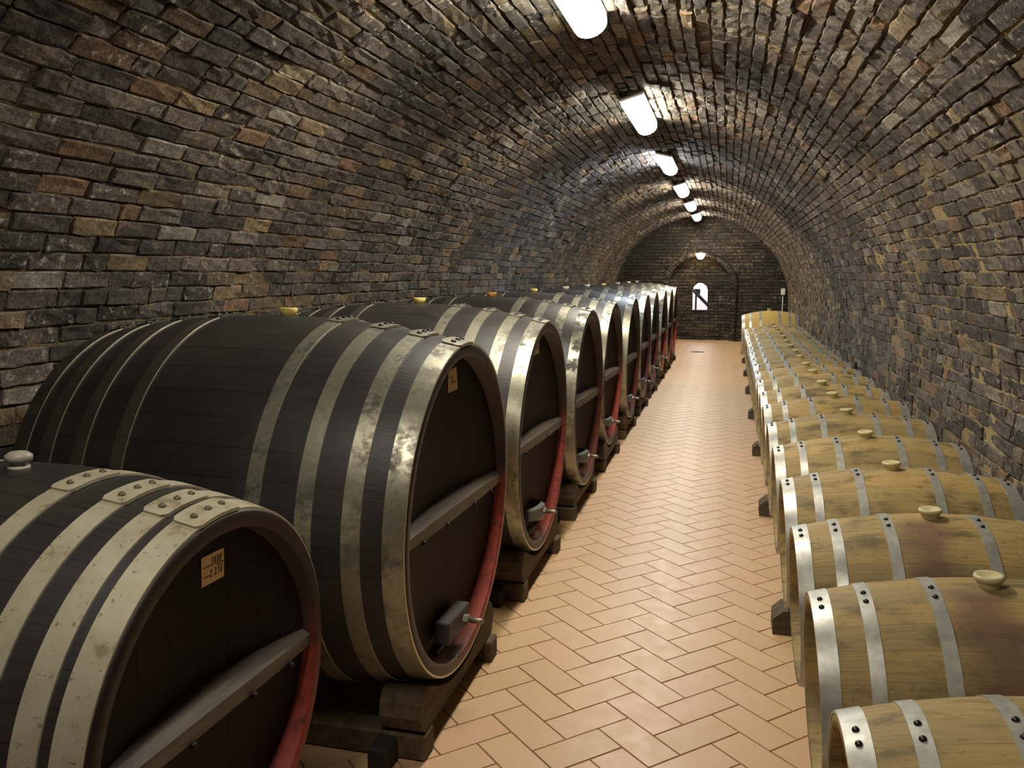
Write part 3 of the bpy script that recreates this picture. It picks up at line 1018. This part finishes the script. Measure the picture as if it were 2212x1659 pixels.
scribble(cw, chh, write('SVAV', .42, .58, .125, .27, .2, .004) + write('2 2', .36, .22, .105, .24, .2, .003) + write('16', .71, .22, .11, .26, .2, .003) + [[(.66, .53), (.98, .57)]], .0022, M['ink'], cd, .0013)
pr = scribble(cw, chh, wavy(.08, .40, .62, 12, .018) + wavy(.08, .33, .29, 10, .018), .0016, M['print_ink'], cd, .0013); pr.name = 'printed_words'

# --- timber cradles under the casks
def cradle(yc, zc, label, half=.44, xf=-.978, xr=-2.466, rsad=.660, ztop=.258):
    t = empty('cask_cradle', (XB, yc, 0), label=label, cat='cradle', group='timber cradles under the casks')
    F_, R_ = xf - XB, xr - XB
    for sy in (-1, 1):
        y = sy * (half - .05)
        MB().box(((F_ + R_) / 2, y, .048), (F_ - R_ + (.01 if sy < 0 else .05), .10, .096), ch=.008).build('base_beam', M['cradle'], t)
    for x in (F_ - .10, R_ + .10):
        MB().box((x - .03, -half - .055, .046), (.075, .10, .092), ch=.008).build('foot_block', M['blackend'], t)
    for x in (F_ - .078, R_ + .078):
        # curved saddle: closed outline in (y, z), cut to the belly of the cask, ends rounded like a log
        pts = [(-half + .03, .097), (half - .03, .097), (half, .115), (half + .02, .165), (half + .012, .215), (half - .015, ztop - .008), (half - .045, ztop)]
        n = 18
        for i in range(n + 1):
            yy = (half - .05) * (1 - 2 * i / n)
            zz = zc - math.sqrt(rsad ** 2 - yy ** 2) - .004
            pts.append((yy, min(max(zz, .105), ztop)))
        pts += [(-half + .045, ztop), (-half + .015, ztop - .008), (-half - .012, .215), (-half - .02, .165), (-half, .115)]
        MB().prism(pts, x - .078, x + .078, 'X').build('saddle', M['cradle'], t)
    return t


for i in range(10):
    lab = ('timber cradle under the large cask directly behind the small knob-topped one' if i == 0 else
           'timber cradle under the last large cask before the niche wall' if i == 9 else f'timber cradle under the {ORD[i]} large dark cask of the row')
    t = cradle(YB + SP * i, .805, lab)
t = cradle(1.611, .690, 'timber cradle under the smaller cask closest to the camera', half=.34, xf=-1.15, xr=-2.19, rsad=.490, ztop=.30)

# ------------------------------------------------------------------ pale oak barrels
BRB, BRR, BL = .345, .287, .468
B_H = [(-.443, .052), (-.326, .037), (-.150, .037), (.150, .037), (.326, .037), (.443, .052)]


def barrel_meshes(rb, rr, L, hoops, body_mat, seg=80, rivets=True, scale=1.0):
    r = prof_fn(rb, rr, L)
    D = {}
    th, rec = .028 * scale, .045 * scale
    xs = np.linspace(-L, L, 21)
    ri = rr - th
    prof = [(-L + rec, ri), (-L + .003, ri), (-L, ri + .004)] + [(x, r(x)) for x in xs] + [(L, ri + .004), (L - .003, ri), (L - rec, ri)]
    D['body'] = MB().revolve(prof, seg, 'X', closed=False).mesh('barrel_body', body_mat)
    D['head'] = MB().disc(-L + rec + .006, ri + .002, seg).mesh('barrel_head', M['oak_head'])
    D['back'] = MB().disc(L - rec - .006, ri + .002, seg).mesh('barrel_head', M['oak_head'])
    D['hoop'] = []; D['hoop_riv'] = []; D['rivet'] = []
    for (c, w) in hoops:
        a, b = c - w / 2, c + w / 2
        prof = [(a, r(a) - .003), (a, r(a) + .003), (b, r(b) + .003), (b, r(b) - .003)]
        def rv(mb, c=c):
            out = []
            for ang in (-.05, -.20):
                d = Vector((0, math.sin(ang), math.cos(ang))); tu = d.cross(Vector((1, 0, 0)))
                vs = []
                for (q, h) in ((.0080, 0.0), (.0072, .004), (.0040, .0068)):
                    vs += [tuple(Vector((c, 0, 0)) + d * (r(c) + .0028 + h) + (Vector((1, 0, 0)) * math.cos(k) + tu * math.sin(k)) * q) for k in [2 * PI * i / 12 for i in range(12)]]
                fs = [(j * 12 + i, j * 12 + (i + 1) % 12, (j + 1) * 12 + (i + 1) % 12, (j + 1) * 12 + i) for j in range(2) for i in range(12)] + [tuple(range(24, 36))]
                out.append((vs, fs))
            return out
        mb = MB().revolve(prof, seg, 'X')
        me = mb.mesh('barrel_hoop', M['galv'])
        try: me.set_sharp_from_angle(angle=math.radians(40))
        except Exception: pass
        D['hoop'].append(me)
        rs = []
        mb2 = MB().revolve(prof, seg, 'X')
        for (vs, fs) in rv(None):
            rs.append(MB().add(vs, fs, 0, True).mesh('rivet', M['rivet']))
            mb2.add(vs, fs, 1, True)
        D['rivet'].append(rs)
        me = mb2.mesh('barrel_hoop', [M['galv'], M['rivet']])
        try: me.set_sharp_from_angle(angle=math.radians(40))
        except Exception: pass
        D['hoop_riv'].append(me)
    return D


OAK = barrel_meshes(BRB, BRR, BL, B_H, M['oak'])
OAKW = dict(OAK); OAKW['body'] = OAK['body'].copy(); OAKW['body'].materials[0] = M['oak_wine']
bung_me = MB().revolve([(-.012, .0001), (-.012, .026), (.010, .029), (.022, .0325), (.026, .0375), (.032, .0395), (.039, .0375), (.040, .031), (.034, .022), (.031, .0001)], 32, 'Z', closed=False).mesh('bung', M['bung'])


def barrel(loc, label, D, rb, tilt=-.063, roll=0.0, rivets=False, bung=True, group='pale oak barrels in a row', name='oak_barrel'):
    root = empty(name, label=label, cat='barrel', group=group)
    place(root, loc, rb, (roll, tilt, 0))
    up = (0, 0, rb)
    part('body', D['body'], root, loc=up); part('head', D['head'], root, loc=up); part('head', D['back'], root, loc=up)
    for k in range(len(D['hoop'])):
        h = part('hoop', D['hoop'][k] if rivets else D['hoop_riv'][k], root, loc=up)
        if rivets:
            for me in D['rivet'][k]: part('rivet', me, h, 'dark round-headed rivet')
    if bung:
        part('bung', bung_me, root, 'cream mushroom-shaped bung', loc=(0, 0, 2 * rb - .006))
    return root


BY = [1.745, 2.467, 3.170, 3.905, 4.665, 5.405, 6.150, 6.860, 7.560, 8.260, 8.960, 9.665, 10.370, 11.080, 11.835, 12.590, 13.300, 14.010, 14.800]
for i, y in enumerate(BY):
    x = .748 + (y - 2.4) * .0030
    wine = i in (1, 2)
    if i == 0: lab = 'pale oak barrel cut off by the lower corner of the frame, first of its row'
    elif i == 1: lab = 'pale oak barrel with a purple wine stain, second in its row after the cut-off one'
    elif i == 2: lab = 'pale oak barrel with a faint wine stain beside its bung, third in its row'
    elif i == len(BY) - 1: lab = 'pale oak barrel just before the tall yellow barrel by the end wall'
    else: lab = f'pale oak barrel with galvanised hoops, {ORD[i]} in its row counted from the cut-off one'
    barrel((x, y, .495 + random.uniform(-.006, .006)), lab, OAKW if wine else OAK, BRB, roll=random.uniform(-.05, .05), rivets=i < 9)
# the taller, yellower barrel that closes the row
BIGO = barrel_meshes(.425, .350, .475, [(-.45, .055), (-.33, .042), (-.16, .042), (.16, .042), (.33, .042), (.45, .055)], M['oak_new'])
barrel((.748, 15.60, .62), 'tall fresh yellow oak barrel closing the row near the end wall', BIGO, .425, tilt=-.03, group=None)

# rack: sleepers across, two rails along
t = empty('barrel_rack', (.745, 1.2, 0), label='low timber rack of sleepers and rails under the pale oak barrels', cat='rack')
for (x, zt, w_) in ((-.27, .148, .07), (.27, .182, .07)):
    MB().prism([(x - w_ / 2, .118), (x + w_ / 2, .118), (x + w_ / 2, zt), (x - w_ / 2, zt)], 0, 15.15, 'Y').build('rail', M['sleeper'], t)
for y in (1.95, 3.95, 5.96, 7.98, 10.05, 12.19, 14.31, 16.4, 18.3):
    dx = (y - 3.95) * .0040
    mb = MB()
    mb.prism([(-.485 + dx, 0), (-.485 + dx, .075), (-.44 + dx, .118), (.45, .118), (.45, 0)], y - 1.2, y - 1.2 + .16, 'Y')
    mb.build('sleeper', M['blackend' if False else 'sleeper'], t)
for y in (15.55 - 1.2,):
    for x in (-.27, .27):
        MB().box((x, y, .155), (.08, .70, .075)).build('rail', M['sleeper'], t)

# ------------------------------------------------------------------ strip lamps on the vault
LX, LZ = -.775, 2.985


def lamp_meshes(emit):
    L, w, h = 1.24, .19, .085
    # diffuser: U-shaped section with flat ends, open to the tray
    mb = MB()
    prof = [(w / 2 * math.cos(q), -h * math.sin(q) ** .8) for q in [PI * i / 12 for i in range(13)]]
    vs = [(px, y, pz) for y in (-L / 2, L / 2) for (px, pz) in prof]
    m = len(prof)
    mb.add(vs, [(k, k + 1, m + k + 1, m + k) for k in range(m - 1)] , 0, True)
    mb.add(vs, [tuple(range(m)), tuple(range(m, 2 * m))], 1)
    return mb.mesh('diffuser', [emit, M['tube_end']])


dm = {'warm': lamp_meshes(M['warm']), 'dim': lamp_meshes(M['dim']), 'cool': lamp_meshes(M['cool'])}
tray = MB().box((0, 0, .014), (.200, 1.27, .028), ch=.010).mesh('base_tray', M['white'])
foot = MB().box((0, 0, .05), (.06, .08, .09)).mesh('mounting_foot', M['white'])
lampY = [.78 + 3.29 * k for k in range(7)]
TL = [-.28, -.28, -.28, .25, -.28, -.28, -.28]
for k, y in enumerate(lampY):
    lab = ('strip ceiling lamp at the start of the vault, above the camera' if k == 0 else
           'strip ceiling lamp cut by the top edge of the frame' if k == 1 else
           'cool bluish strip ceiling lamp, third of those in view' if k == 3 else
           'warm strip ceiling lamp deepest in the vault, just before the end wall' if k == 6 else
           f'warm white strip ceiling lamp, {ORD[k - 1]} of those in view along the vault')
    t = empty('strip_lamp', (LX, y, LZ + .075), (0, TL[k], 0), label=lab, cat='lamp', group='strip lamps along the vault')
    part('base_tray', tray, t)
    part('diffuser', dm['cool' if k == 3 else 'dim' if k == 0 else 'warm'], t)
    part('mounting_foot', foot, t, loc=(0, -.5, 0)); part('mounting_foot', foot, t, loc=(0, .5, 0))

# lamp over the niche, its cable, the switch box
t = empty('bulkhead_lamp', (-.69, Y1 - .12, 2.19), label='small warm half-round lamp glowing over the niche arch', cat='lamp')
MB().revolve([(0, .0001), (0, .17), (.014, .17), (.03, .10), (.03, .0001)], 28, 'Z', closed=False).build('shade', M['white'], t, (0, 0, .0))
MB().revolve([(0, .105), (-.05, .10), (-.10, .07), (-.125, .03), (-.13, .0001)], 24, 'Z', closed=False).build('globe', M['bulb'], t)
MB().box((0, .075, .02), (.08, .12, .05)).build('bracket', M['white'], t)
pts = [(.215, Y1 - .045, .0), (.215, Y1 - .045, 1.45)] + [(-.70 + .915 * math.cos(a), Y1 - .045, 1.45 + .80 * math.sin(a)) for a in [PI / 2 * i / 12 for i in range(1, 12)]] + [(-.62, Y1 - .045, 2.23)]
o = MB().tube(pts, .017, 8).build('cable', M['cable']); tag(o, 'black cable running up beside the niche arch to its lamp', 'cable')
t = empty('switch_box', (1.335, Y1 - .05, 1.18), label='small white switch box on the end wall above the barrel row', cat='switch box')
MB().box((0, 0, .08), (.10, .06, .16), ch=.008).build('case', M['white'], t)
MB().tube([(.0, .02, 0), (.0, .02, -1.18)], .011).build('conduit', M['white'], t)

# a black bottle-like object leaning between barrel row and wall
k = MB().revolve([(0, .0001), (0, .045), (.02, .05), (.16, .05), (.20, .03), (.23, .02), (.28, .02), (.28, .0001)], 20, 'Z', closed=False)
o = k.build('bottle', M['cable'], loc=(1.225, 8.62, .565)); tag(o, 'black bottle standing behind a pale barrel against the brick wall', 'bottle')

# ------------------------------------------------------------------ world, camera, view
w = bpy.data.worlds.new('cellar'); scene.world = w; w.use_nodes = True
w.node_tree.nodes['Background'].inputs[0].default_value = (0, 0, 0, 1)
w.node_tree.nodes['Background'].inputs[1].default_value = 0.0

F_PX, CX, CY = 1793.0, 1106.0, 829.5
yd = Vector(((1573.0 - CX) / F_PX, (591.5 - CY) / F_PX, 1.0)).normalized()
up = Vector((0, -yd.z, yd.y)).normalized()
if up.y > 0: up = -up
xd = yd.cross(up)
Rwc = Matrix((xd, yd, up)).transposed()          # world -> camera (x right, y down, z forward)
Rcw = Rwc.transposed()
right = Rcw @ Vector((1, 0, 0)); down = Rcw @ Vector((0, 1, 0)); fwd = Rcw @ Vector((0, 0, 1))
cd_ = bpy.data.cameras.new('camera'); cam = bpy.data.objects.new('camera', cd_); link(cam)
cam.matrix_world = Matrix(((right.x, -down.x, -fwd.x, 0), (right.y, -down.y, -fwd.y, 0), (right.z, -down.z, -fwd.z, 1.7), (0, 0, 0, 1)))
cd_.sensor_fit = 'HORIZONTAL'; cd_.sensor_width = 36.0; cd_.lens = 36.0 * F_PX / 2212.0
cd_.clip_start = .05; cd_.clip_end = 100
scene.camera = cam

vs_ = scene.view_settings
scene.display_settings.display_device = 'sRGB'
vs_.view_transform = 'Standard'; vs_.look = 'None'; vs_.exposure = 0.27; vs_.gamma = 1.0; vs_.use_curve_mapping = False
scene.cycles.use_denoising = True
scene.cycles.max_bounces = 5; scene.cycles.diffuse_bounces = 3; scene.cycles.glossy_bounces = 2; scene.cycles.transmission_bounces = 0
scene.cycles.use_adaptive_sampling = True; scene.cycles.adaptive_threshold = .04
scene.cycles.sample_clamp_indirect = 6.0
